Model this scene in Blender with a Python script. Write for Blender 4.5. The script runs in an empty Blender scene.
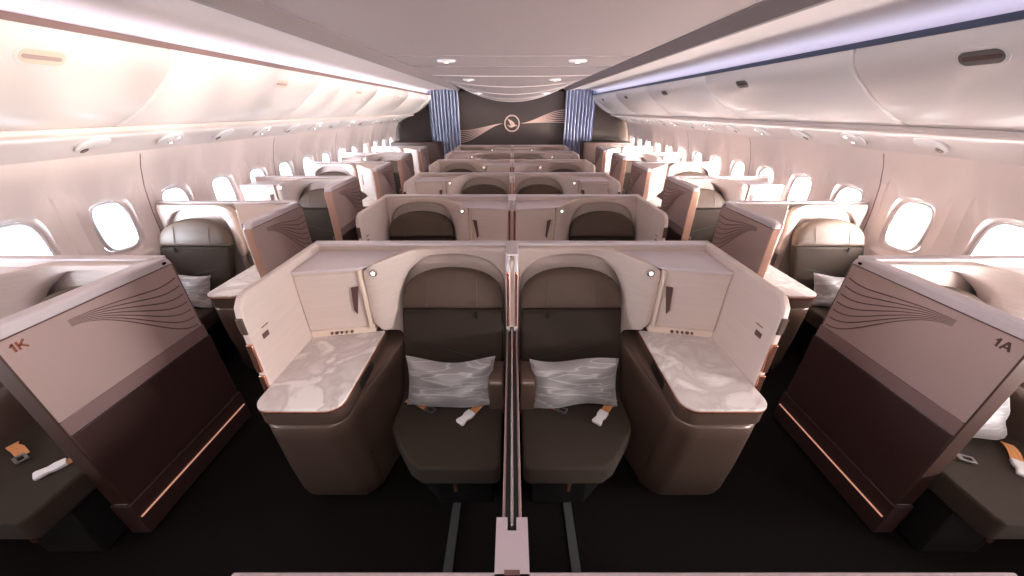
import bpy, bmesh, math, random
from mathutils import Vector, Matrix
random.seed(7)
C = bpy.context.scene.collection
PI = math.pi

# ------------------------------------------------------------------ materials
def rgb(r, g, b):
    f = lambda c: (c/255/12.92) if c/255 <= .04045 else ((c/255+.055)/1.055)**2.4
    return (f(r), f(g), f(b), 1)

def mat(name, col, rough=.5, metal=0, bump=None, var=None, coat=0, emis=None, sheen=0, spec=.5):
    m = bpy.data.materials.new(name); m.use_nodes = True
    nt = m.node_tree; b = nt.nodes['Principled BSDF']
    b.inputs['Base Color'].default_value = col
    b.inputs['Roughness'].default_value = rough
    b.inputs['Metallic'].default_value = metal
    b.inputs['Coat Weight'].default_value = coat
    b.inputs['Sheen Weight'].default_value = sheen; b.inputs['Specular IOR Level'].default_value = spec
    tc = nt.nodes.new('ShaderNodeTexCoord')
    if var:                                   # (scale vector, amount, noise scale)
        mp = nt.nodes.new('ShaderNodeMapping'); mp.inputs['Scale'].default_value = var[0]
        n = nt.nodes.new('ShaderNodeTexNoise'); n.inputs['Scale'].default_value = var[2]; n.inputs['Detail'].default_value = 4
        mx = nt.nodes.new('ShaderNodeMix'); mx.data_type = 'RGBA'
        k = var[1]
        mx.inputs[6].default_value = tuple(c*(1-k) for c in col[:3])+(1,)
        mx.inputs[7].default_value = tuple(min(1, c*(1+k)) for c in col[:3])+(1,)
        nt.links.new(tc.outputs['Object'], mp.inputs[0]); nt.links.new(mp.outputs[0], n.inputs[0])
        nt.links.new(n.outputs[0], mx.inputs[0]); nt.links.new(mx.outputs[2], b.inputs['Base Color'])
    if bump:                                  # (scale vector, noise scale, strength)
        mp = nt.nodes.new('ShaderNodeMapping'); mp.inputs['Scale'].default_value = bump[0]
        n = nt.nodes.new('ShaderNodeTexNoise'); n.inputs['Scale'].default_value = bump[1]; n.inputs['Detail'].default_value = 3
        bp = nt.nodes.new('ShaderNodeBump'); bp.inputs['Strength'].default_value = bump[2]; bp.inputs['Distance'].default_value = .01
        nt.links.new(tc.outputs['Object'], mp.inputs[0]); nt.links.new(mp.outputs[0], n.inputs[0])
        nt.links.new(n.outputs[0], bp.inputs['Height']); nt.links.new(bp.outputs[0], b.inputs['Normal'])
    if emis:
        b.inputs['Emission Color'].default_value = emis[0]; b.inputs['Emission Strength'].default_value = emis[1]
    return m

M = {}
M['shell'] = mat('shell_cream', rgb(212, 194, 186), .42, var=((1, 1, 14), .07, 5), coat=.1)
M['linen'] = mat('surround_linen', rgb(208, 190, 182), .5, var=((2, 2, 40), .14, 4), bump=((2, 2, 60), 6, .15))
M['rim'] = mat('rim_white', rgb(214, 202, 206), .3, coat=.3)
M['trimcream'] = mat('cream_trim', rgb(226, 205, 190), .35)
M['bronze'] = mat('bronze_paint', rgb(98, 79, 70), .36, .35, coat=.2)
M['bronzedark'] = mat('dark_bronze', rgb(78, 56, 50), .4, .3)
M['umber'] = mat('umber_panel', rgb(66, 46, 44), .42, .1)
M['mauve'] = mat('mauve_panel', rgb(186, 161, 156), .4, .1, var=((1, 1, 1), .04, 3))
M['mauveband'] = mat('mauve_band', rgb(140, 114, 112), .4, .1)
M['copper'] = mat('copper', rgb(214, 150, 126), .25, .9)
M['copperpaint'] = mat('copper_paint', rgb(190, 148, 130), .4, .4)
M['ledcream'] = mat('cream_light', rgb(255, 236, 215), .4, emis=(rgb(255, 226, 200), 1.2))
M['line'] = mat('groove_brown', rgb(92, 66, 64), .5)
M['black'] = mat('black', rgb(20, 18, 18), .5)
M['fabric'] = mat('charcoal_weave', rgb(54, 45, 39), .95, var=((60, 60, 60), .35, 6), bump=((60, 60, 60), 8, .3), spec=.2)
M['leather'] = mat('taupe_leather', rgb(88, 73, 64), .52, var=((1, 1, 1), .12, 6), bump=((1, 1, 1), 60, .08), spec=.2)
M['carpet'] = mat('carpet', rgb(17, 13, 11), .95, var=((1, 1, 1), .3, 90), bump=((1, 1, 1), 200, .3), spec=.15)
M['track'] = mat('track_cover', rgb(66, 69, 70), .8)
M['wall'] = mat('sidewall', rgb(232, 216, 212), .5, var=((1, 1, 1), .02, 4))
M['bin'] = mat('bin_white', rgb(230, 220, 218), .33, coat=.25)
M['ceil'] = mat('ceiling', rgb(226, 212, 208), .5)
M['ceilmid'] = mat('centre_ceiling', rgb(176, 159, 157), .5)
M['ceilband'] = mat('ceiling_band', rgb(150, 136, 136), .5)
M['rail'] = mat('navy_rail', rgb(70, 80, 105), .4, .2)
M['plastic'] = mat('white_plastic', rgb(225, 220, 222), .35)
M['steel'] = mat('steel', rgb(200, 196, 198), .25, .9)
M['greymetal'] = mat('grey_metal', rgb(120, 118, 118), .35, .7)
M['orange'] = mat('orange_webbing', rgb(205, 140, 88), .7, var=((1, 60, 1), .2, 4))
M['partition'] = mat('partition_dark', rgb(66, 56, 54), .5, var=((1, 1, 12), .12, 3))
M['partitionwall'] = mat('partition_wall', rgb(50, 40, 36), .7, spec=.2)
M['capgrey'] = mat('cap_grey', rgb(168, 152, 158), .45)
M['rose'] = mat('rose_gold', rgb(206, 178, 168), .4, .2)
M['screenblack'] = mat('screen', rgb(15, 15, 18), .15)
M['lamp'] = mat('lamp_glow', rgb(255, 245, 235), .4, emis=(rgb(255, 240, 225), 2))
M['copperglow'] = mat('footlight_glow', rgb(255, 190, 160), .4, emis=(rgb(255, 186, 160), .3))
M['blueled'] = mat('blue_led', rgb(180, 205, 255), .4, emis=(rgb(140, 170, 255), 1.6))
M['warmled'] = mat('warm_led', rgb(255, 225, 205), .4, emis=(rgb(255, 216, 190), 9))
M['ceillamp'] = mat('ceiling_lamp', rgb(255, 240, 230), .4, emis=(rgb(255, 232, 222), 1))
M['umberwood'] = mat('dark_cabinet', rgb(70, 50, 44), .45, var=((1, 1, 10), .15, 4))

def marble():
    m = bpy.data.materials.new('marble'); m.use_nodes = True; nt = m.node_tree; b = nt.nodes['Principled BSDF']
    tc = nt.nodes.new('ShaderNodeTexCoord'); n = nt.nodes.new('ShaderNodeTexNoise')
    n.inputs['Scale'].default_value = 5; n.inputs['Detail'].default_value = 8; n.inputs['Distortion'].default_value = 1.6
    r = nt.nodes.new('ShaderNodeValToRGB')
    e = r.color_ramp.elements; e[0].position = .38; e[0].color = rgb(242, 234, 231); e[1].position = .75; e[1].color = rgb(234, 225, 222)
    x = r.color_ramp.elements.new(.5); x.color = rgb(206, 194, 191)
    nt.links.new(tc.outputs['Object'], n.inputs[0]); nt.links.new(n.outputs[0], r.inputs[0]); nt.links.new(r.outputs[0], b.inputs['Base Color'])
    b.inputs['Roughness'].default_value = .3
    return m
M['marble'] = marble()

def pillowmat():
    m = bpy.data.materials.new('satin_pillow'); m.use_nodes = True; nt = m.node_tree; b = nt.nodes['Principled BSDF']
    tc = nt.nodes.new('ShaderNodeTexCoord'); mp = nt.nodes.new('ShaderNodeMapping')
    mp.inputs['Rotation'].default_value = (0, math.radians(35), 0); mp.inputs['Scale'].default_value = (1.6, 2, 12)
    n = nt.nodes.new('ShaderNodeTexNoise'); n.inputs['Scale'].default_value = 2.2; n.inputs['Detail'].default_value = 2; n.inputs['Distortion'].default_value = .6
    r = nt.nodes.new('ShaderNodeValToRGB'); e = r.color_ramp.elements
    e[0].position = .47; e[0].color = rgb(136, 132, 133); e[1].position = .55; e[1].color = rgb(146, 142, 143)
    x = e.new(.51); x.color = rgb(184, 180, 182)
    nt.links.new(tc.outputs['Object'], mp.inputs[0]); nt.links.new(mp.outputs[0], n.inputs[0])
    nt.links.new(n.outputs[0], r.inputs[0]); nt.links.new(r.outputs[0], b.inputs['Base Color'])
    b.inputs['Roughness'].default_value = .38; b.inputs['Sheen Weight'].default_value = .3
    return m
M['pillow'] = pillowmat()

def curtainmat():
    m = mat('curtain_cloth', rgb(160, 166, 192), .7, sheen=.3)
    return m
M['curtain'] = curtainmat()

def panemat():
    m = bpy.data.materials.new('window_pane'); m.use_nodes = True; nt = m.node_tree
    nt.nodes.remove(nt.nodes['Principled BSDF']); out = nt.nodes['Material Output']
    t = nt.nodes.new('ShaderNodeBsdfTransparent'); g = nt.nodes.new('ShaderNodeBsdfGlossy'); g.inputs['Roughness'].default_value = .08
    t.inputs[0].default_value = (.97, .98, 1, 1)
    mx = nt.nodes.new('ShaderNodeMixShader'); mx.inputs[0].default_value = .06
    nt.links.new(t.outputs[0], mx.inputs[1]); nt.links.new(g.outputs[0], mx.inputs[2]); nt.links.new(mx.outputs[0], out.inputs[0])
    return m
M['pane'] = panemat()

# ------------------------------------------------------------------ helpers
def link(name, bm, m, parent=None, bevel=0, seg=2, smooth=35, loc=None):
    bmesh.ops.recalc_face_normals(bm, faces=bm.faces[:])
    me = bpy.data.meshes.new(name); bm.to_mesh(me); bm.free()
    me.materials.append(M[m] if isinstance(m, str) else m)
    for p in me.polygons: p.use_smooth = True
    me.set_sharp_from_angle(angle=math.radians(smooth))
    o = bpy.data.objects.new(name, me); C.objects.link(o)
    if parent: o.parent = parent
    if loc: o.location = loc
    if bevel:
        b = o.modifiers.new('bevel', 'BEVEL'); b.width = bevel; b.segments = seg; b.limit_method = 'ANGLE'
        b.angle_limit = math.radians(40); b.harden_normals = False
        me.set_sharp_from_angle(angle=math.radians(80))
    return o

def tag(o, label, cat, group=None, kind=None):
    o['label'] = label; o['category'] = cat
    if group: o['group'] = group
    if kind: o['kind'] = kind
    return o
def struct(o, label=None):
    o['kind'] = 'structure'
    if label: o['label'] = label
    return o
def thing(name, loc, label, cat, group=None):
    o = bpy.data.objects.new(name, None); C.objects.link(o); o.location = loc; o.empty_display_size = .1
    return tag(o, label, cat, group)

def prism(bm, pts, a, b, f):
    """pts 2D polygon, extruded between a and b; f(p0,p1,t)->(x,y,z)"""
    lo = [bm.verts.new(f(p[0], p[1], a)) for p in pts]
    hi = [bm.verts.new(f(p[0], p[1], b)) for p in pts]
    n = len(pts)
    bm.faces.new(lo[::-1]); bm.faces.new(hi)
    for i in range(n):
        j = (i+1) % n
        bm.faces.new((lo[i], lo[j], hi[j], hi[i]))
XY = lambda s: (lambda p, q, t: (s*p, q, t))       # plan polygon, height t
YZ = lambda s: (lambda p, q, t: (s*t, p, q))       # side outline, width t
XZ = lambda s: (lambda p, q, t: (s*p, t, q))       # front outline, depth t

def pbm(pts, a, b, f):
    bm = bmesh.new(); prism(bm, pts, a, b, f); return bm
def box(bm, x0, x1, y0, y1, z0, z1):
    prism(bm, [(x0, y0), (x1, y0), (x1, y1), (x0, y1)], z0, z1, XY(1))
def bbm(*a):
    bm = bmesh.new(); box(bm, *a); return bm
def loft(bm, rings, cap=True, closed=True):
    vs = [[bm.verts.new(p) for p in r] for r in rings]
    n = len(rings[0])
    for a, b in zip(vs, vs[1:]):
        for i in range(n if closed else n-1):
            j = (i+1) % n
            bm.faces.new((a[i], a[j], b[j], b[i]))
    if cap: bm.faces.new(vs[0][::-1]); bm.faces.new(vs[-1])
    return vs
def tube(bm, pts, r0, n=6, taper=1):
    pts = [Vector(p) for p in pts]; rings = []
    for i, p in enumerate(pts):
        a = pts[max(i-1, 0)]; b = pts[min(i+1, len(pts)-1)]
        r = r0*(taper+(1-taper)*min(1, 2*i/len(pts))); t = (b-a).normalized(); up = Vector((0, 0, 1)) if abs(t.z) < .9 else Vector((1, 0, 0))
        x = t.cross(up).normalized(); y = x.cross(t)
        rings.append([p + x*r*math.cos(k*2*PI/n) + y*r*math.sin(k*2*PI/n) for k in range(n)])
    loft(bm, rings)
def disc(bm, c, r, depth, axis='y', n=20):
    rings = []
    for d in (0, depth):
        ring = []
        for k in range(n):
            a = k*2*PI/n; u, v = r*math.cos(a), r*math.sin(a)
            ring.append({'y': (c[0]+u, c[1]+d, c[2]+v), 'x': (c[0]+d, c[1]+u, c[2]+v), 'z': (c[0]+u, c[1]+v, c[2]+d)}[axis])
        rings.append(ring)
    loft(bm, rings)
def rrect(x0, x1, y0, y1, r, n=5):
    """rounded rect, r = (r at x0y0, x1y0, x1y1, x0y1)"""
    if not isinstance(r, tuple): r = (r,)*4
    out = []
    for (cx, cy, a0, rr, sx, sy) in ((x0, y0, PI, r[0], 1, 1), (x1, y0, 1.5*PI, r[1], -1, 1), (x1, y1, 0, r[2], -1, -1), (x0, y1, .5*PI, r[3], 1, -1)):
        if rr <= 0: out.append((cx, cy)); continue
        for k in range(n+1):
            a = a0 + k*PI/2/n
            out.append((cx+sx*rr+rr*math.cos(a), cy+sy*rr+rr*math.sin(a)))
    return out
def copy_tree(o, parent=None):
    c = o.copy(); C.objects.link(c)
    if parent: c.parent = parent
    for ch in list(o.children): copy_tree(ch, c)
    return c
def sm(t): t = max(0, min(1, t)); return t*t*(3-2*t)
def resample(poly, n):
    L = [0]
    for a, b in zip(poly, poly[1:]): L.append(L[-1]+math.dist(a, b))
    out = []
    for k in range(n+1):
        s = L[-1]*k/n; i = 0
        while i < len(L)-2 and L[i+1] < s: i += 1
        t = (s-L[i])/max(1e-9, L[i+1]-L[i])
        out.append((poly[i][0]+(poly[i+1][0]-poly[i][0])*t, poly[i][1]+(poly[i+1][1]-poly[i][1])*t))
    return out

# ------------------------------------------------------------------ suite pieces
# local frame: x = s*w with w counted from the seat-side edge of the suite, y = v (0 at the rear wall, negative toward the foot end)
HS = 1.22
def vsur(w): return -.085 - .195*sm((w-.5)/.27)

def build_seat(s, ccx):
    """ccx: +1/-1 so the belt always lies the same way round"""
    r = bpy.data.objects.new('passenger_seat', None); C.objects.link(r); r.empty_display_size = .1
    pl = [(.05, -.40), (.05, -.92), (.07, -.94), (.41, -.94), (.47, -.90), (.59, -.74), (.605, -.70), (.605, -.40)]
    link('seat_cushion', pbm(pl, .375, .49, XY(s)), 'fabric', r, .045, 5)
    bm = bmesh.new(); prism(bm, [(.10, -.42), (.10, -.82), (.38, -.82), (.53, -.68), (.53, -.42)], .03, .37, XY(s))
    link('seat_base', bm, 'black', r, .01)
    bm = bmesh.new(); prism(bm, rrect(.272, .292, -.865, -.845, .006), .20, .38, XY(s))
    link('seat_strut', bm, 'copper', r)
    # backrest, reclined slab
    def vb(z): return -.43 + (z-.45)*.42
    def outl(z0, z1, arch, inset=0):
        L, R = .052+inset, .628-inset
        if not arch: return [(L, z0+inset), (R, z0+inset), (R, z1-inset), (L, z1-inset)]
        cx = (L+R)/2; zi = z0+max(.03, inset+.004); out = [(L, z0+inset), (R, z0+inset), (R, zi)]
        for k in range(1, 16):
            a = PI*k/16; ca, sa = math.cos(a), math.sin(a)
            out.append((cx+(R-cx)*math.copysign(abs(ca)**.95, ca), zi+(z1-inset-zi)*abs(sa)**.78))
        out.append((L, zi)); return out
    def slab(z0, z1, arch, th, puff):
        bm = bmesh.new(); rings = []
        for d, ins in ((th, .0), (.03, 0), (.010, .004), (.002, .012), (-.003, .022), (-puff, .055)):
            rings.append([(s*p[0], vb(p[1])+d, p[1]) for p in outl(z0, z1, arch, ins)])
        loft(bm, rings); return bm
    link('backrest', slab(.42, .888, False, .07, .012), 'fabric', r)
    hd = link('headrest', slab(.892, 1.095, True, .055, .012), 'leather', r)
    for w in (.20, .485):
        bm = bmesh.new(); tube(bm, [(s*w, vb(z)-.0155, z) for z in (.915, .96, 1.0, 1.05)], .0022)
        link('headrest_seam', bm, 'line', hd)
    bm = bmesh.new(); tube(bm, [(s*(.06+.56*t), vb(.63+.1*sm(t))-.006-.008*math.sin(PI*min(1,t*1.0)), .63+.1*sm(t)) for t in [k/12 for k in range(1, 12)]], .0035)
    link('backrest_seam', bm, 'black', r)
    bm = bmesh.new(); box(bm, *sorted((s*.195, s*.207)), vb(.87)-.018, vb(.87)-.006, .845, .895)
    link('pull_tab', bm, 'black', r)
    # inner armrest by the seat-side edge
    link('armrest', pbm(rrect(-.60, -.42, .44, .675, (.02, .02, .02, .03)), .042, .122, YZ(s)), 'bronze', r, .012, 3)
    return r

def belt(seat, s, cxw, dy=0):
    before = set(seat.children)
    # world-handed offset: dx to the right of the seat centre whatever the mirror
    cx = s*cxw; Z = .492
    for j in range(3):
        bm = bmesh.new(); o = j*.011
        pts = [(-.235, -.545), (-.205, -.56-o*.3), (-.165, -.575), (-.115, -.60)]
        rings = [[(cx+p[0]+q*.35+o, p[1]+q+o*.6, Z+.004*j+h+.012*math.sin(i*1.1)) for q, h in ((-.009, 0), (.009, 0), (.009, .003), (-.009, .003))] for i, p in enumerate(pts)]
        loft(bm, rings); link('belt_webbing', bm, 'orange', seat)
    bm = bmesh.new(); c = Vector((cx-.085, -.615, Z+.008)); R = Matrix.Rotation(-.45, 3, 'Z')
    outer = rrect(-.03, .03, -.02, .02, .005, 3); inner = rrect(-.012, .02, -.01, .01, .003, 3)
    for (a, b) in ((0, .006),):
        vs = []
        for loop, z in ((outer, a), (outer, b), (inner, b), (inner, a)):
            vs.append([bm.verts.new(c + R @ Vector((p[0], p[1], z))) for p in loop])
        n = len(outer)
        for A, B in ((0, 1), (1, 2), (2, 3), (3, 0)):
            for i in range(n): j = (i+1) % n; bm.faces.new((vs[A][i], vs[A][j], vs[B][j], vs[B][i]))
    link('belt_tongue', bm, 'greymetal', seat)
    for j in range(3):
        bm = bmesh.new(); o = (j-1)*.014
        a = Vector((cx+.215, -.53, 0)); b = Vector((cx+.135, -.63, 0)); d = (b-a).normalized(); n = Vector((-d.y, d.x, 0))
        rings = [[a.lerp(b, t)+n*(o+q)+Vector((0, 0, Z+h+.01*math.sin(PI*t))) for q, h in ((-.0062, 0), (.0062, 0), (.0062, .004), (-.0062, .004))] for t in (0, .25, .5, .75, 1)]
        loft(bm, rings); link('belt_webbing', bm, 'orange', seat)
    bm = bmesh.new(); R = Matrix.Rotation(math.atan2(d.y, d.x), 3, 'Z'); c = b + Vector((0, 0, Z))
    pts = [(-.005, -.024), (.03, -.026), (.05, -.019), (.085, -.027), (.092, -.02), (.092, .02), (.085, .027), (.05, .019), (.03, .026), (-.005, .024)]
    lo = [c + R @ Vector((p[0], p[1], 0)) for p in pts]; hi = [c + R @ Vector((p[0], p[1], .016)) for p in pts]
    loft(bm, [lo, hi]); link('belt_buckle', bm, 'plastic', seat, .004)
    for o in seat.children:
        if o not in before: o.location.y += dy

def build_console(s, w0, side):
    r = bpy.data.objects.new('side_console', None); C.objects.link(r); r.empty_display_size = .1
    w1 = 1.118
    def plan(wa, wb, vf, vr, ra):  # front-rounded plan, wa may flare to the rear
        n = 6; out = [(wb, vr)]
        for k in range(n+1):
            a = 0 - k*PI/2/n; out.append((wb-ra+ra*math.cos(a), vf+ra+ra*math.sin(a)))
        for k in range(n+1):
            a = -PI/2 - k*PI/2/n; out.append((wa+ra+ra*math.cos(a), vf+ra+ra*math.sin(a)))
        return out
    top = plan(w0, w1, -.865, -.33, .07) + [(w0, -.27)]
    link('tabletop', pbm(top, .756, .768, XY(s)), 'marble', r, .003)
    tr = plan(w0-.003, w1, -.868, -.33, .072) + [(w0-.003, -.27)]
    link('table_trim', pbm(tr, .748, .756, XY(s)), 'copper', r)
    link('collar', pbm(plan(w0+.002, w1, -.86, -.33, .068)+[(w0+.002, -.06)], .672, .748, XY(s)), 'bronze', r, .004)
    bm = bmesh.new(); rings = []
    for z, vf, inb in ((.07, -.80, -.02), (.13, -.815, -.024), (.35, -.845, -.012), (.58, -.866, 0), (.655, -.868, 0), (.666, -.860, .008)):
        base = plan(w0-.004+inb, w1-inb, vf, -.06, .10)
        ring = []
        for p in base + [(w0-.004+inb, -.74), (w0-.03+inb, -.62), (w0-.075+inb, -.48), (w0-.105+inb, -.36), (w0-.11+inb, -.06)]:
            ring.append((s*p[0], p[1], z + (0 if z < .5 else .05*sm((p[1]+.75)/.5) if p[0] < w0-.02 else 0)))
        rings.append(ring)
    loft(bm, rings); link('console_body', bm, 'bronze', r, smooth=50)
    link('plinth', pbm(plan(w0+.03, w1-.03, -.72, -.08, .08)+[(w0-.06, -.06)], 0, .07, XY(s)), 'bronzedark', r)
    bm = pbm(rrect(-.66, -.50, .683, .737, .012), w0-.001, w0+.003, YZ(s))
    link('storage_niche', bm, 'black', r)  # flush black plate, the shade inside the recess put into its colour
    return r

def build_shell(s, side, diag=False):
    r = bpy.data.objects.new('suite_shell', None); C.objects.link(r); r.empty_display_size = .1
    W = 1.15
    # rear wall with eased corners
    pts = [(.0, -.05), (.0, -.004), (W, -.004), (W, -.05)]
    link('rear_wall', pbm(pts, .05, HS-.012, XY(s)), 'linen', r, .004, 2)
    link('top_rim', pbm([(.0, -.056), (.0, -.002), (W, -.002), (W, -.056)], HS-.016, HS, XY(s)), 'rim', r, .006, 3)
    # arched linen surround round the backrest
    cx, hw, zt, zs = .34, .298, 1.172, .90
    inner = [(.042, .46+(zs-.46)*k/6) for k in range(7)]
    for k in range(1, 20):
        a = PI - PI*k/20; ca, sa = math.cos(a), math.sin(a)
        inner.append((cx+hw*math.copysign(abs(ca)**.86, ca), zs+(zt-zs)*abs(sa)**.76))
    inner += [(.638, zs-(zs-.50)*k/8) for k in range(9)]
    o1 = resample([(.022, .46), (.022, .98)], 6)
    tw = [(.022, .98), (.022, 1.19), (.035, 1.203), (.40, 1.203), (.56, 1.203), (.66, 1.195), (.74, 1.178), (.772, 1.165), (.782, 1.14), (.784, .98)]
    o2 = resample(tw, 20)
    o3 = resample([(.784, .98), (.780, .82), (.768, .79), (.72, .772), (.655, .765), (.645, .50)], 8)
    outer = o1 + o2[1:-1] + o3
    bm = bmesh.new(); G = []
    for (a, b) in zip(inner, outer):
        row = []
        for k in range(9):
            t = k/8; w = a[0]+(b[0]-a[0])*t; z = a[1]+(b[1]-a[1])*t
            e = .012*(1-min(1, t*5)) if k == 0 else 0
            if diag:
                w2 = w if w < .6 else .6+(w-.6)*.45; vv = -.085-.05*sm((w2-.5)/.15); w = w2
            else: vv = vsur(w)
            row.append(bm.verts.new((s*w, vv-.012+e+(.006 if k == 8 else 0), z)))
        G.append(row)
    fs = []
    for A, B in zip(G, G[1:]):
        for k in range(8): fs.append(bm.faces.new((A[k], A[k+1], B[k+1], B[k])))
    ex = bmesh.ops.extrude_face_region(bm, geom=fs, use_keep_orig=True)
    bmesh.ops.translate(bm, verts=[g for g in ex['geom'] if isinstance(g, bmesh.types.BMVert)], vec=(0, .055, 0))
    link('seat_surround', bm, 'linen', r, smooth=45)
    # reading lamp on the surround
    if not diag:
      bm = bmesh.new(); disc(bm, (s*.728, vsur(.728)-.026, 1.140), .020, .014); l = link('reading_lamp', bm, 'steel', r, .003)
      bm = bmesh.new(); disc(bm, (s*.728, vsur(.728)-.0275, 1.140), .011, .004); link('lamp_lens', bm, 'lamp', l)
    # cream post between surround and cabinet
      link('corner_post', pbm([(.788, -.306), (.803, -.309), (.803, -.26), (.788, -.26)], .80, 1.160, XY(s)), 'trimcream', r, .004)
    # cabinet
    if not diag:
        A, B = (.800, -.288), (1.118, -.345)
        lerp = lambda t: (A[0]+(B[0]-A[0])*t, A[1]+(B[1]-A[1])*t)
        cab = link('cabinet', pbm([A, B, (1.118, -.05), (.800, -.05)], .81, 1.160, XY(s)), 'shell', r, .004)
        link('socket_panel', pbm([(.785, -.282), (1.118, -.342), (1.118, -.05), (.785, -.05)], .765, .808, XY(s)), 'trimcream', r, .003)
        link('ledge_top', pbm([(.79, -.285), (.80, -.294), (1.118, -.351), (1.118, -.05), (.44, -.05), (.52, -.075), (.60, -.11), (.68, -.18), (.74, -.245)], 1.160, 1.174, XY(s)), 'rim', r, .003)
        a, b = lerp(.03), lerp(.985); off = -.006
        dr = link('cabinet_door', pbm([(a[0], a[1]+off), (b[0], b[1]+off), (b[0], b[1]+.004), (a[0], a[1]+.004)], .822, 1.150, XY(s)), 'shell', r, .003)
        # dark finger slot, leaning
        a, b = lerp(.05), lerp(.10)
        bm = bmesh.new(); y = -.3075
        loft(bm, [[(s*(a[0]+.0), y+dy, 1.07), (s*(a[0]+.035), y-.006+dy, 1.065), (s*(a[0]+.045), y-.008+dy, .93), (s*(a[0]+.032), y-.006+dy, .905)] for dy in (0, .008)])
        link('door_slot', bm, 'line', dr)
        for k, (t, w) in enumerate(((.33, .012), (.42, .008), (.50, .008), (.58, .014), (.66, .006))):
            c = lerp(t); bm = bmesh.new(); box(bm, *sorted((s*(c[0]-w/2), s*(c[0]+w/2))), c[1]-.0035-.006, c[1]+.004, .781, .793)
            link('socket', bm, 'line', r)
    else:
        A, B = (.665, -.055), (1.118, -.63)
        d = Vector((B[0]-A[0], B[1]-A[1])); n = Vector((d.y, -d.x)).normalized()*-1
        if n.y > 0: n = -n
        cab = link('cabinet', pbm([A, B, (1.118, -.05), (.68, -.05)], .80, 1.200, XY(s)), 'shell', r, .004)
        P = lambda t, k: (A[0]+d.x*t+n.x*k, A[1]+d.y*t+n.y*k)
        dr = link('cabinet_door', pbm([P(.30, .006), P(.93, .006), P(.93, -.003), P(.30, -.003)], .82, 1.180, XY(s)), 'shell', r, .003)
        link('door_slot', pbm([P(.36, .009), P(.40, .009), P(.40, .003), P(.36, .003)], .93, 1.08, XY(s)), 'line', dr)
        link('light_strip', pbm([P(.13, .008), P(.17, .008), P(.17, 0), P(.13, 0)], .82, 1.17, XY(s)), 'ledcream', r)
        link('socket_panel', pbm([(.80, -.18), (1.118, -.60), (1.118, -.05), (.80, -.05)], .765, .80, XY(s)), 'trimcream', r)
    return r

def flare(bm, f, y0, y1, ztop, n=7, up=False):
    """fan of grooved lines: start bundled at y0 and open toward y1 ; f(y,z)->point"""
    for i in range(n):
        za = ztop-.060-.0045*i; zb = ztop-.120-.050*i
        pts = []
        for k in range(15):
            t = k/14; y = y0+(y1-y0)*t
            z = za+(zb-za)*sm(t*.92)+.022*max(0, (t-.72)/.28)**2
            pts.append(f(y, z))
        tube(bm, pts, .0030, 5, taper=.25)

def build_side_wall(s, x, inner_sign):
    """aisle-side wall of a centre suite at |x| 1.12..1.15, local x given from the divider"""
    r = bpy.data.objects.new('aisle_wall', None); C.objects.link(r); r.empty_display_size = .1
    out = [(-.0, .73), (-.0, HS-.03)]
    out = [(0.0, .70), (-.73, .70), (-.72, .80), (-.715, 1.12), (-.705, 1.175), (-.675, HS-.012), (-.64, HS), (0, HS)]
    link('wall_panel', pbm(out, 1.118, 1.152, YZ(s)), 'shell', r, .010, 3)
    low = [(0, .08), (-.70, .08), (-.73, .70), (0, .70)]
    link('lower_panel', pbm(low, 1.122, 1.15, YZ(s)), 'umber', r, .006)
    for (z0, z1, m, w) in ((1.05, 1.13, 'bronze', .018), (.85, 1.00, 'copper', .024), (.73, .83, 'copper', .018)):
        y = lambda z: -.714-.008*(1.14-z)/.34
        bm = pbm([(y(z0)-.006, z0), (y(z1)-.006, z1), (y(z1)+.02, z1), (y(z0)+.02, z0)], 1.122, 1.150, YZ(s))
        link('edge_insert', bm, m, r, .004)
    bm = bmesh.new(); box(bm, *sorted((s*1.1155, s*1.119)), -.655, -.615, .985, 1.01); link('switch', bm, 'line', r)
    bm = bmesh.new(); box(bm, *sorted((s*1.1165, s*1.119)), -.645, -.60, 1.035, 1.04); link('switch_mark', bm, 'copper', r)
    bm = bmesh.new(); flare(bm, lambda y, z: (s*1.1525, y, z), -.66, -.04, 1.17); link('wave_lines', bm, 'line', r)
    return r

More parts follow.
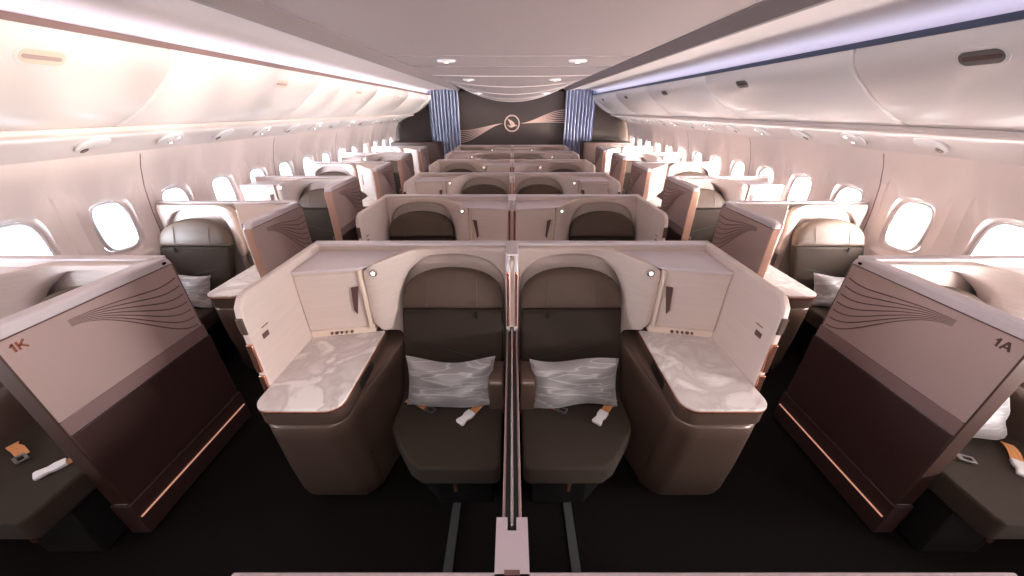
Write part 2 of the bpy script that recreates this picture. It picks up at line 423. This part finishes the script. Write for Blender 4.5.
def build_aisle_panel(s, L, th, inn):
    """tall patterned privacy panel: local x 0 is its aisle face, grows outward by s*w"""
    r = bpy.data.objects.new('privacy_panel', None); C.objects.link(r); r.empty_display_size = .1
    f = YZ(s)
    core = [(0, .12), (-L, .12), (-L, HS-.05), (-L+.015, HS-.012), (-L+.05, HS), (-.04, HS), (-.012, HS-.015), (0, HS-.05)]
    link('panel_core', pbm(core, .006, th, f), 'rim', r, .012, 3)
    link('upper_panel', pbm(rrect(-L+.001, -.018, .79, HS-.045, .004), .0, .012, f), 'mauve', r, .002)
    link('accent_band', pbm([(-L+.001, .715), (-.006, .715), (-.006, .787), (-L+.001, .787)], .001, .012, f), 'mauveband', r, .002)
    link('lower_panel', pbm([(-L+.0, .25), (0, .25), (0, .712), (-L, .712)], -.002, th+.004, f), 'umber', r, .003)
    link('kick_panel', pbm([(-L-.01, .03), (0.01, .03), (0.01, .246), (-L-.01, .246)], -.008, th+.008, f), 'umber', r, .004)
    bm = bmesh.new(); tube(bm, [(s*-.012, -L+.0, .152), (s*-.012, -.01, .152)], .0045); link('foot_light', bm, 'copperglow', r)
    bm = bmesh.new(); flare(bm, lambda y, z: (s*-.0005, y, z), -.515 if L > .7 else -L*.78, -.035, 1.20); link('wave_lines', bm, 'line', r)
    bm = bmesh.new()
    tube(bm, [(s*-.0005, -L+.012, HS-.043), (s*-.0005, -.018, HS-.043)], .0022, 5)
    tube(bm, [(s*-.0005, -.017, HS-.043), (s*-.0005, -.017, .79)], .0022, 5)
    link('seam_line', bm, 'line', r)
    bm = bmesh.new(); box(bm, *sorted((s*.002, s*.008)), -.058, -.040, HS-.034, HS-.022); link('indicator', bm, 'screenblack', r)
    link('front_edge', pbm([(.002, .255), (th, .255), (th, HS-.045), (.002, HS-.045)], -L-.004, -L+.01, lambda p, q, t: (s*p, t, q)), 'copperpaint' if not inn else 'bronzedark', r, .004)
    return r

def pillow_mesh(a, b, T, seed):
    rnd = random.Random(seed); bm = bmesh.new(); n, m = 24, 14
    ph = [rnd.uniform(0, 6) for _ in range(4)]
    def P(i, j, sg):
        u = 2*i/n-1; v = 2*j/m-1
        x = a*u*(1-.07*(1-v*v)); z = b*v*(1-.11*(1-u*u))
        t = T*max(0, (1-u**4))**.6*max(0, (1-v**4))**.6
        t *= 1+.10*math.sin(5*u+ph[0]+3*v)+.06*math.sin(9*v+ph[1]-4*u)
        z += .012*math.sin(3*u+ph[2])
        return (x, sg*t, z)
    F = [[bm.verts.new(P(i, j, -1)) for j in range(m+1)] for i in range(n+1)]
    K = [[(F[i][j] if i in (0, n) or j in (0, m) else bm.verts.new(P(i, j, .6))) for j in range(m+1)] for i in range(n+1)]
    for i in range(n):
        for j in range(m):
            bm.faces.new((F[i][j], F[i+1][j], F[i+1][j+1], F[i][j+1]))
            bm.faces.new((K[i][j+1], K[i+1][j+1], K[i+1][j], K[i][j]))
    return bm

# ------------------------------------------------------------------ place the suites
NUM = ['first', 'second', 'third', 'fourth', 'fifth', 'sixth', 'seventh', 'eighth', 'ninth', 'tenth', 'eleventh', 'twelfth', 'thirteenth', 'fourteenth', 'fifteenth', 'sixteenth']
ORD = ['front', 'second', 'third', 'fourth', 'fifth', 'sixth']
YC = [1.92+1.245*k for k in range(6)]
YS = [1.69+1.235*k for k in range(6)]
cache = {}
def get(kind, *a):
    key = (kind,)+a
    if key not in cache:
        cache[key] = {'seat': build_seat, 'console': build_console, 'shell': build_shell,
                      'wall': build_side_wall, 'panel': build_aisle_panel}[kind](*a); return cache[key]
    return copy_tree(cache[key])
def place(o, x, y, label, cat, group):
    o.location = (x, y, 0); tag(o, label, cat, group); return o
def add_pillow(x, y, z, label, seed, rz=0, a=.238, b=.135, tilt=-.40):
    o = link('pillow', pillow_mesh(a, b, .085, seed), 'pillow')
    o.location = (x, y, z); o.rotation_euler = (tilt, 0, rz); tag(o, label, 'pillow', 'satin pillows on the seats'); return o

for k in range(6):
    Am = (k % 2 == 0)
    for side, nm in ((-1, 'left'), (1, 'right')):
        # ---- centre block
        s = side if Am else -side
        x0 = side*.034 if Am else side*1.118
        # (core keeps its own seat-side origin; width 1.118 between divider and aisle wall)
        pos = nm+' of the centre divider'
        where = f'{ORD[k]} row, {pos}'
        x0 = side*.0 if Am else side*1.15
        place(get('shell', s, 'c', False), x0, YC[k], f'cream arched suite shell, {where}', 'seat shell', 'cream shells of the centre suites')
        st = get('seat', s, 1) if k else build_seat(s, 1)
        place(st, x0, YC[k], f'charcoal fabric seat with arched taupe headrest, {where}', 'seat', 'centre seats')
        if k == 0: belt(st, s, .345)
        cn = get('console', s, .735, 'c')
        place(cn, x0, YC[k], f'bronze marble-topped console, {ORD[k]} row, '+('aisle side of the ' if Am else 'divider side of the ')+nm+' centre seat', 'console', 'marble-topped consoles of the centre suites')
        place(get('wall', side, 0, 1), 0, YC[k], f'cream wall along the aisle, {ORD[k]} row, {nm} centre suite', 'partition', 'aisle walls of the centre suites')
        # ---- window block
        s = side if Am else -side
        x0 = side*1.83 if Am else side*2.985
        where = f'{ORD[k]} row of the {nm} window suites, '+('seat next to the aisle' if Am else 'seat next to the windows')
        place(get('shell', s, 'w', not Am), x0, YS[k], f'cream window suite shell, {ORD[k]} row on the {nm}', 'seat shell', 'cream shells of the window suites')
        st = get('seat', s, 2) if k else build_seat(s, 1)
        place(st, x0, YS[k], f'charcoal seat, {ORD[k]} row on the {nm}, '+('next to the aisle panel' if Am else 'next to the windows'), 'seat', 'window-side seats')
        if k == 0: belt(st, s, .305, -.055)
        w0 = .735 if Am else .86
        place(get('console', s, w0, 'w'), x0, YS[k], f'bronze marble-topped console, {ORD[k]} row on the {nm}, '+('under the windows' if Am else 'next to the aisle'), 'console', 'marble-topped consoles of the window suites')
        pn = get('panel', side, (.725 if k == 0 else .67) if Am else .655, .078 if Am else .06, k == 0)
        what = 'tall wave-patterned privacy panel along the aisle'
        place(pn, side*(1.805 if Am else 1.785), YS[k], f'{what}, {ORD[k]} row on the {nm}', 'privacy panel', 'wave-patterned panels beside the aisles')

        if k == 0:
            # row mark on the front panel
            def stroke(bm, a, b, t=.0072):
                a, b = Vector((a[0], a[1], 0)), Vector((b[0], b[1], 0)); d = (b-a).normalized(); n = Vector((-d.y, d.x, 0))*t/2
                q = [a-n, b-n, b+n, a+n]
                loft(bm, [[(p.x, p.y, z) for p in q] for z in (0, .0014)])
            H = .034
            for ch, off in (('1', 0), ('K' if side < 0 else 'A', .021)):
                bm = bmesh.new()
                if ch == '1':
                    stroke(bm, (.012, 0), (.012, H)); stroke(bm, (.013, H-.004), (.003, H-.011), .006)
                elif ch == 'K':
                    stroke(bm, (.0036, 0), (.0036, H)); stroke(bm, (.005, H*.42), (.025, H-.001)); stroke(bm, (.010, H*.55), (.026, .001))
                else:
                    stroke(bm, (.002, 0), (.015, H)); stroke(bm, (.028, 0), (.015, H)); stroke(bm, (.006, H*.30), (.024, H*.30), .006)
                o = link('row_number' if ch == '1' else 'row_letter', bm, 'copper' if side < 0 else 'line', pn)
                o.rotation_euler = (PI/2, 0, PI/2 if side < 0 else -PI/2)
                yy = -.700+off if side < 0 else -.642-off
                o.location = (-side*.0006, yy, 1.118)

# centre dividers
for k in range(6):
    r = thing('centre_divider', (0, YC[k], 0), f'slim centre divider with metal rails, between the two {ORD[k]} row centre suites', 'divider', 'centre dividers')
    for s in (-1, 1):
        link('divider_panel', pbm([(0, .60), (-.27, .60), (-.275, 1.15), (-.25, 1.20), (-.21, HS), (0, HS)], .009, .034, YZ(s)), 'rim', r, .008, 3)
        link('edge_strip', pbm([(.014, .80), (.030, .80), (.030, 1.14), (.014, 1.14)], -.281, -.268, XZ(s)), 'copper', r, .003)
        link('side_rail', pbm([(-.26, .10), (-1.33, .10), (-1.33, .775), (-.26, .775)], .021, .030, YZ(s)), 'mauveband', r, .003)
    link('divider_core', bbm(-.0205, .0205, -1.33, -.01, .08, .762), 'black', r)
    link('centre_rail', bbm(-.0045, .0045, -1.33, -.275, .762, .785), 'steel', r, .002)
    link('column_core', bbm(-.0085, .0085, -.262, -.01, .785, HS-.02), 'trimcream', r)
    link('top_cap', bbm(-.034, .034, -.225, -.004, HS-.012, HS+.001), 'rim', r, .005)
    if k == 0:
        bm = bmesh.new()
        for a in ((-.047, -.0135, -1.50, -1.315), (.0135, .047, -1.50, -1.315), (-.0135, .0135, -1.50, -1.352)):
            box(bm, a[0], a[1], a[2], a[3], .06, .80)
        bmesh.ops.remove_doubles(bm, verts=bm.verts[:], dist=1e-5)
        c = link('end_cap', bm, 'capgrey', r)
        link('cap_vent', bbm(-.021, .021, -1.462, -1.45, .80, .802), 'line', r)
# front ledge
t = thing('front_ledge', (0, .449, 0), 'pale ledge across the bottom edge in front of the centre suites', 'ledge')
link('ledge_top', bbm(-.75, 1.35, -.10, .018, .775, .800), 'capgrey', t, .006)
link('ledge_body', bbm(-.74, 1.34, -.09, .0, 0, .775), 'umber', t, .004)

# pillows
add_pillow(-.325, YC[0]-.53, .610, 'grey satin pillow on the front row seat left of the divider', 1)
add_pillow(.33, YC[0]-.53, .610, 'grey satin pillow on the front row seat right of the divider', 2)
add_pillow(2.15, YS[0]-.50, .60, 'grey satin pillow behind the right front privacy panel', 3, rz=.1)
add_pillow(-2.64, YS[1]-.50, .615, 'pale pillow on the second row seat by the left windows', 4)
add_pillow(2.64, YS[1]-.50, .615, 'pale pillow on the second row seat by the right windows', 5)

# seat-track covers on the floor
for side, nm in ((-1, 'left'), (1, 'right')):
    o = link('floor_track', bbm(-.022, .022, -.42, .16, 0, .006), 'track', None, .002); o.location = (side*.298, .98, 0)
    tag(o, f'grey floor track cover in front of the {nm} front centre seat', 'floor track', 'floor track covers')

# ------------------------------------------------------------------ the cabin
Y0, Y1 = -2.0, 9.62
struct(link('floor', bbm(-3.1, 3.1, Y0, Y1+.1, -.05, 0), 'carpet'))
# side walls with window bays
def wx(z):
    pts = [(-.1, 3.0), (.9, 3.0), (1.15, 2.985), (1.35, 2.955), (1.5, 2.91), (1.62, 2.855), (1.75, 2.78), (2.6, 2.78)]
    for (a, xa), (b, xb) in zip(pts, pts[1:]):
        if a <= z <= b: return xa+(xb-xa)*(z-a)/(b-a)
    return pts[-1][1]
PW = .56; WY = [2.54+PW*k for k in range(-8, 13)]
def sup(a, ww, hh, e=.5):
    c, s = math.cos(a), math.sin(a)
    return ww*math.copysign(abs(c)**e, c), hh*math.copysign(abs(s)**e, s)
for side, nm in ((-1, 'left'), (1, 'right')):
    bm = bmesh.new(); N = 48
    for yc in WY:
        zc = 1.11; rings = []
        def ring(f, dx):
            out = []
            for i in range(N):
                a = 2*PI*i/N+PI/4; y, z = f(a); out.append(bm.verts.new((side*(wx(max(0, z))+dx), y, z)))
            return out
        def sq(y0, y1, z0, z1):
            def g(a):
                t = ((a-PI/4) % (2*PI))/(PI/2); q = int(t) % 4; u = t-int(t)
                c = [(y1, z1), (y0, z1), (y0, z0), (y1, z0)]; p, n = c[q], c[(q+1) % 4]
                return p[0]+(n[0]-p[0])*u, p[1]+(n[1]-p[1])*u
            return g
        L = [ring(sq(yc-PW/2, yc+PW/2, .75, 1.66), 0)]
        L.append(ring(lambda a: (yc+sup(a, .235, .335, .45)[0], 1.19+sup(a, .235, .335, .45)[1]), 0))
        L.append(ring(lambda a: (yc+sup(a, .225, .325, .45)[0], 1.19+sup(a, .225, .325, .45)[1]), .010))
        L.append(ring(lambda a: (yc+sup(a, .160, .215, .55)[0], zc+sup(a, .160, .215, .55)[1]), .016))
        L.append(ring(lambda a: (yc+sup(a, .135, .185, .6)[0], zc+sup(a, .135, .185, .6)[1]), .060))
        for A, B in zip(L, L[1:]):
            for i in range(N):
                j = (i+1) % N; bm.faces.new((A[i], A[j], B[j], B[i]))
        q = [bm.verts.new((side*wx(z), y, z)) for y, z in ((yc-PW/2, 0), (yc+PW/2, 0), (yc+PW/2, .75), (yc-PW/2, .75))]
        bm.faces.new(q)
        q = [bm.verts.new((side*wx(z), y, z)) for y, z in ((yc-PW/2, 1.66), (yc+PW/2, 1.66), (yc+PW/2, 2.46), (yc-PW/2, 2.46))]
        bm.faces.new(q)
    w = struct(link('wall_'+nm, bm, 'wall', smooth=40))
    for yc in WY:
        if yc < .5: continue
    # window frames and panes
    for i, yc in enumerate(WY):
        bm = bmesh.new(); rings = []
        for ww, hh, dx in ((.134, .184, .030), (.121, .170, .034), (.116, .164, .052), (.134, .184, .075)):
            rings.append([(side*(2.985+dx), yc+sup(2*PI*k/N, ww, hh, .6)[0], 1.11+sup(2*PI*k/N, ww, hh, .6)[1]) for k in range(N)])
        loft(bm, rings+[rings[0]], cap=False)
        f = link('window_%d' % (i+1+(100 if side > 0 else 0)), bm, 'plastic', smooth=50); struct(f)
        f['label'] = f'oval cabin window in the {nm} wall'
        bm = bmesh.new(); loft(bm, [[(side*(2.985+dx), yc+sup(2*PI*k/N, .125, .174, .6)[0], 1.11+sup(2*PI*k/N, .125, .174, .6)[1]) for k in range(N)] for dx in (.056, .062)])
        link('pane', bm, 'pane', f)
    n = 0
    for yy in tuple(WY[i]+PW/2 for i in range(2, len(WY), 3)):
        # vertical joint strips every third window; one of them lies beside the second visible window
        y = yy
        bm = bmesh.new(); rings = []
        for z in (.1, .75, .95, 1.15, 1.25, 1.35, 1.43, 1.5, 1.56, 1.62, 1.66):
            X = wx(z); rings.append([(side*(X-.0015), y-.004, z), (side*(X-.0015), y+.004, z), (side*(X+.01), y+.004, z), (side*(X+.01), y-.004, z)])
        loft(bm, rings); n += 1
        struct(link('trim_%d' % (n+(20 if side > 0 else 0)), bm, 'mauveband'))

# overhead bins
prof = [(1.940, 2.205), (1.945, 2.165), (1.966, 2.124), (2.012, 2.075), (2.079, 2.024), (2.16, 1.962), (2.255, 1.902), (2.36, 1.846), (2.47, 1.806)]
BY = [-1.05+1.7*k-.0 for k in range(-1, 7)]       # seams at .65, 2.35, 4.05 ...
seams = [-2.75+1.7*k for k in range(0, 8)]
for side, nm in ((-1, 'left'), (1, 'right')):
    cnt = 0
    for a, b in zip(seams, seams[1:]+[seams[-1]+1.7]):
        a2, b2 = max(a, Y0), min(b, Y1)
        if b2 <= a2: continue
        L = b2-a2; vis = b2 > 1.0
        if b2 > 1.0: cnt += 1
        o_ = ['frontmost', 'second', 'third', 'fourth', 'fifth', 'sixth'][max(0, cnt-1)]
        t = thing('overhead_bin', (side*2.5, a2, 1.8), (f'white curved overhead bin, {o_} on the {nm} side' if vis else f'white curved overhead bin on the {nm} side, above the viewpoint'), 'overhead bin', 'overhead bins on the '+nm)
        bm = bmesh.new(); pf = [(side*(p[0]-2.5), p[1]-1.8) for p in prof]
        pf2 = pf + [(side*(.27), .0), (side*.27, .50), (side*(-.40), .50), (side*(-.40), .405)]
        # door: front curved shell with eased ends
        rings = []
        for y, ins in ((.004, .012), (.010, .003), (.022, 0), (L-.022, 0), (L-.010, .003), (L-.004, .012)):
            cx, cz = side*-.25, .25
            rg = []
            for q, p in enumerate(pf):
                rg.append((p[0]+side*ins, y, p[1]+ins*.6))
            for p in reversed(pf): rg.append((p[0]+side*.05, y, p[1]+.03))
            rings.append(rg)
        loft(bm, rings); link('bin_door', bm, 'bin', t, smooth=50)
        bm = pbm([(side*-.49, .40), (side*-.05, .06), (side*.27, .02), (side*.27, .50), (side*-.36, .50), (side*-.36, .40)], .006, L-.006, lambda p, q, tt: (p, tt, q))
        link('bin_body', bm, 'bin', t)
        if L > 1.2:
            # handle recess lying on the curve (between profile points 3 and 4)
            p, q = pf[2], pf[3]; m_ = Vector(((p[0]+q[0])/2, 0, (p[1]+q[1])/2)); tz = Vector((p[0]-q[0], 0, p[1]-q[1])).normalized()
            nn = Vector((tz.z, 0, -tz.x)); 
            if nn.x*side > 0: nn = -nn
            def capsule(hl, hr, d0, d1, yc, mm):
                bm = bmesh.new(); rings = []
                for d in (d0, d1):
                    rings.append([m_+Vector((0, yc+u, 0))+tz*v+nn*d for u, v in rrect(-hl, hl, -hr, hr, hr*.95, 6)])
                loft(bm, rings); return bm
            yc = min(L-.3, 1.09)
            h = link('handle_plate', capsule(.098, .044, -.006, .003, yc, 0), 'bin', t, .002)
            link('handle_recess', capsule(.082, .034, -.002, .0045, yc, 0), 'greymetal' if side > 0 else 'trimcream', h)
            link('handle_grip', capsule(.070, .010, .004, .007, yc-.004, 0), 'line' if side > 0 else 'mauve', h)
    # dark rail above the bins and cove with LED strip
    struct(link('trim_%d' % (41 if side < 0 else 42), pbm([(side*1.932, 2.206), (side*1.956, 2.206), (side*1.975, 2.236), (side*1.936, 2.236)], Y0, Y1, lambda p, q, t: (p, t, q)), 'rail' if side > 0 else 'mauveband'))
    o = link('cove_light', pbm([(side*1.985, 2.208), (side*2.01, 2.208), (side*2.01, 2.214), (side*1.985, 2.214)], Y0, Y1-.02, lambda p, q, t: (p, t, q)), 'blueled')
    tag(o, f'bluish light strip in the cove above the {nm} overhead bins', 'light strip', None)
    # service channel under the bins
    pfl = [(2.47, 1.800), (2.50, 1.765), (2.62, 1.735), (2.74, 1.685), (2.845, 1.625), (2.87, 1.64), (2.80, 1.80)]
    struct(link('trim_%d' % (43 if side < 0 else 44), pbm([(side*p[0], p[1]) for p in pfl], Y0, Y1, lambda p, q, t: (p, t, q)), 'bin', None, 0, smooth=40))
    struct(link('trim_%d' % (45 if side < 0 else 46), pbm([(side*p, q) for p, q in ((2.455, 1.808), (2.455, 1.785), (2.475, 1.766), (2.505, 1.766), (2.505, 1.808))], Y0, Y1, lambda p, q, t: (p, t, q)), 'ceil', None, .004))
    j = 0
    for k in range(16):
        y = 1.25+.56*k
        if y > Y1-.3: break
        t = thing('service_pod', (side*2.68, y, 1.70), f'oval passenger service pod under the {nm} overhead bins, {NUM[k]} from the front', 'service unit', f'service pods under the {nm} bins')
        a = Vector((side*1, 0, -.47)).normalized(); nn = Vector((-side*.43, 0, -.9)).normalized()
        def pod(hy, hx, d0, d1, cy=0, cx=0):
            bm = bmesh.new(); rings = []
            for d, e in ((d0, 1), (d1*.7, 1), (d1, .9)):
                rings.append([a*(cx+hx*e*math.cos(q*2*PI/28))+Vector((0, cy+hy*e*math.sin(q*2*PI/28), 0))+nn*d for q in range(28)])
            loft(bm, rings); return bm
        pd = link('pod_body', pod(.085, .10, -.006, .008), 'plastic', t, smooth=50)
        if k % 2:
            for c_ in (-.05, .04):
                l = link('pod_lamp', pod(.022, .022, .008, .016, .02, c_), 'steel', t)
                link('lamp_lens', pod(.012, .012, .012, .018, .02, c_), 'lamp', l)
        else:
            link('pod_slot', pod(.018, .03, .010, .014, -.03, .05), 'bronze', t)

# side ceilings, band and centre ceiling
def sag(x, y): return .30*max(0, 1-(x/1.22)**2)*sm((y-5.2)/4.4)**1.3
for side, nm in ((-1, 'left'), (1, 'right')):
    P = [(2.055, 2.20), (2.055, 2.262), (2.035, 2.288), (1.98, 2.310), (1.88, 2.326), (1.75, 2.333), (1.6, 2.338), (1.36, 2.318), (1.355, 2.40), (2.12, 2.40), (2.12, 2.20)]
    o = struct(link('trim_%d' % (47 if side < 0 else 48), pbm([(side*p, q) for p, q in P], Y0, Y1, lambda p, q, t: (p, t, q)), 'ceil', smooth=40))
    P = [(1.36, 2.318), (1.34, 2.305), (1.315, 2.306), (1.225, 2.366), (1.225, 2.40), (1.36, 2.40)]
    struct(link('trim_%d' % (49 if side < 0 else 50), pbm([(side*p, q) for p, q in P], Y0, Y1, lambda p, q, t: (p, t, q)), 'ceilband', smooth=20))  # inward-facing step, its shade put into the darker band colour
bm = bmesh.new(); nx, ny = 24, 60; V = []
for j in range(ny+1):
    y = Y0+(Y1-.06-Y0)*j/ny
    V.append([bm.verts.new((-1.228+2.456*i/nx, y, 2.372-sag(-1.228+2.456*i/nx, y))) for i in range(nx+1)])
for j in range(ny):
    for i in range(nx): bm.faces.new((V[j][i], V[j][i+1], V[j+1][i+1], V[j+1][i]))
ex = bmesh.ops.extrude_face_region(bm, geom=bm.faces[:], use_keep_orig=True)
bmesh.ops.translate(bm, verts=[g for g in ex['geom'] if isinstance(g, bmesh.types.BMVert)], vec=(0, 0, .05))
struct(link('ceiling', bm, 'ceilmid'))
struct(link('roof', bbm(-3.1, 3.1, Y0, Y1+.1, 2.44, 2.5), 'ceil')).name = 'trim_90'
n = 60
for y in (4.05, 4.95, 6.1, 7.2, 8.0, 8.7, 9.2):
    bm = bmesh.new(); rings = []
    for i in range(17):
        x = -1.20+2.4*i/16; z = 2.372-sag(x, y)
        rings.append([(x, y-.012, z-.006), (x, y+.012, z-.006), (x, y+.016, z+.004), (x, y-.016, z+.004)])
    loft(bm, rings); n += 1
    struct(link('trim_%d' % n, bm, 'ceilband' if y < 6 else 'ceil'))
# ceiling lamps
for y, od in ((4.35, 'nearest'), (6.5, 'middle'), (8.3, 'farthest')):
    for side, nm in ((-1, 'left'), (1, 'right')):
        t = thing('ceiling_lamp', (side*.70, y, 2.37-sag(.7, y)), f'small oval ceiling lamp, {od} on the {nm} of the centre ceiling', 'ceiling lamp', 'small ceiling lamps')
        bm = bmesh.new(); rings = []
        for z, e in ((.004, 1), (-.012, 1), (-.022, .85)):
            rings.append([(.10*e*math.cos(q*2*PI/24), .05*e*math.sin(q*2*PI/24), z) for q in range(24)])
        loft(bm, rings); b = link('lamp_housing', bm, 'plastic', t, smooth=50)
        bm = bmesh.new(); disc(bm, (0, 0, -.027), .028, .006, 'z'); link('lamp_lens', bm, 'ceillamp', t)

# front bulkhead behind the viewpoint closes the cabin
struct(link('wall_front', bbm(-3.1, 3.1, Y0-.06, Y0, 0, 2.5), 'wall'))

# rear partition
struct(link('wall_rear', bbm(-3.1, 3.1, Y1, Y1+.08, 0, 2.5), 'partitionwall'))
t = thing('rear_feature_panel', (0, Y1-.03, 0), 'dark feature panel with round bird emblem and pale waves on the rear wall', 'feature panel')
link('panel_board', bbm(-1.36, 1.36, -.03, .028, 0, 2.30), 'partition', t, .004)
LZ, F = 1.60, -.036
bm = bmesh.new(); rings = []
for k in range(41):
    a = 2*PI*k/40
    rings.append([(rr*math.cos(a), F+dy, LZ+rr*math.sin(a)) for rr, dy in ((.165, 0), (.195, 0), (.195, -.012), (.165, -.012))])
loft(bm, rings, cap=False); link('emblem_ring', bm, 'rose', t)
bird = [(-.125, -.02), (-.07, -.045), (-.02, -.05), (-.075, .04), (-.115, .105), (-.03, .075), (.02, .045), (.055, .01), (.065, -.02), (.10, -.03), (.135, -.055), (.09, -.062), (.055, -.07), (.0, -.095), (-.06, -.085)]
link('emblem_bird', pbm([(p[0]*1.0, LZ+p[1]) for p in bird], F-.012, F, XZ(1)), 'rose', t)
for sd, nm in ((-1, 'left'), (1, 'right')):
    bm = bmesh.new()
    for i in range(7):
        pts = []
        for k in range(22):
            u = k/21; x = .235+1.10*u
            end = (.02+.047*i) if sd > 0 else -(.17+.045*i)
            z = LZ + .012*sd*0 + end*(.25*u+.75*sm(u)) + (.02*math.sin(u*PI))*sd
            pts.append((sd*x, F-.004, z))
        tube(bm, pts, .010, 5, taper=.3)
    link('wave_lines', bm, 'rose', t)
# curtains
for side, nm in ((-1, 'left'), (1, 'right')):
    bm = bmesh.new(); nx = 90; rows = []
    for z in (.05, .8, 1.6, 2.1, 2.34):
        row = []
        for i in range(nx+1):
            u = i/nx; x = side*(1.30+.72*u)
            row.append((x, Y1-.16-.045*math.sin(u*2*PI*9+.4*math.sin(7*u))*(1-.15*math.sin(z*3)), z))
        rows.append(row)
    fr = [r_ + [(p[0], p[1]+.006, p[2]) for p in reversed(r_)] for r_ in rows]
    loft(bm, fr); o = link('curtain', bm, 'curtain', smooth=80)
    tag(o, f'pleated grey-blue curtain to the {nm} of the rear feature panel', 'curtain', 'curtains at the rear wall')
    t = thing('rear_cabinet', (side*2.35, 9.25, 0), f'dark brown cabinet in the rear {nm} corner', 'cabinet', 'dark cabinets in the rear corners')
    link('cabinet_body', bbm(-.60, .56, -.25, .25, 0, HS-.02), 'umberwood', t, .01)
    link('cabinet_door', bbm(-.56, -.02, -.258, -.25, .1, HS-.06), 'umberwood', t, .003)
    link('cabinet_door', bbm(.02, .53, -.258, -.25, .1, HS-.06), 'umberwood', t, .003)

# ------------------------------------------------------------------ light
w = bpy.data.worlds.new('sky'); bpy.context.scene.world = w; w.use_nodes = True; nt = w.node_tree
bg = nt.nodes['Background']; tc = nt.nodes.new('ShaderNodeTexCoord'); sx = nt.nodes.new('ShaderNodeSeparateXYZ')
mr = nt.nodes.new('ShaderNodeMapRange'); mr.inputs[1].default_value = -1; mr.inputs[2].default_value = 1
cr = nt.nodes.new('ShaderNodeValToRGB'); e = cr.color_ramp.elements
e[0].position = .2; e[0].color = (.78, .90, 1, 1); e[1].position = .8; e[1].color = (1, .93, .88, 1)
nt.links.new(tc.outputs['Generated'], sx.inputs[0]); nt.links.new(sx.outputs[0], mr.inputs[0]); nt.links.new(mr.outputs[0], cr.inputs[0]); nt.links.new(cr.outputs[0], bg.inputs[0])
bg.inputs[1].default_value = 3.0

def area(name, loc, rot, sx_, sy_, e, col, spread=PI):
    l = bpy.data.lights.new(name, 'AREA'); l.shape = 'RECTANGLE'; l.size = sx_; l.size_y = sy_; l.energy = e; l.color = col; l.spread = spread
    o = bpy.data.objects.new(name, l); C.objects.link(o); o.location = loc; o.rotation_euler = rot; return o
# daylight through the windows (outside the panes, shining in)
for side in (-1, 1):
    for i, yc in enumerate(WY):
        if yc < -.5: continue
        col = (1, .92, .86) if side > 0 else (.86, .92, 1)
        area('daylight', (side*3.28, yc-.13, 1.08), (math.radians(97), 0, (PI/2-.45) if side > 0 else (-PI/2+.45)), .42, .50, 58 if side > 0 else 16, col, math.radians(100))
    # wash strips under the bins along the tops of the sidewalls
    area('sidewall_wash', (side*2.52, 3.8, 1.757), (0, side*-.55, 0), .03, 11.4, 8, (1, .88, .82))
    # cove strips above the bins lighting bins and ceiling
    area('cove_wash', (side*2.015, 3.8, 2.222), (0, PI-side*.95, 0), .03, 11.4, 5, (.82, .84, 1))
# low sun on the right-hand side, shining slightly upward through the windows in flight
sl = bpy.data.lights.new('sun', 'SUN'); sl.energy = 23; sl.color = (1, .84, .66); sl.angle = math.radians(9)
so = bpy.data.objects.new('sun', sl); C.objects.link(so); so.location = (8, 0, 0)
so.rotation_euler = Vector((-1, .38, .165)).to_track_quat('-Z', 'Y').to_euler()
# added fill lights behind the viewpoint, no fixture there
for y in (-1.2, -.1):
    area('forward_fill_light', (0, y, 2.355), (0, 0, 0), 1.6, .35, 17, (1, .93, .90))

cam = bpy.data.cameras.new('camera'); co = bpy.data.objects.new('camera', cam); C.objects.link(co)
cam.sensor_width = 36; cam.lens = 343/1024*36; cam.clip_start = .02
co.location = (0, 0, 1.90); co.rotation_euler = (PI/2-math.radians(27.43), 0, 0)
bpy.context.scene.camera = co
sc = bpy.context.scene
sc.view_settings.view_transform = 'Standard'; sc.view_settings.look = 'None'; sc.view_settings.gamma = 1
sc.view_settings.use_curve_mapping = False; sc.view_settings.exposure = .14
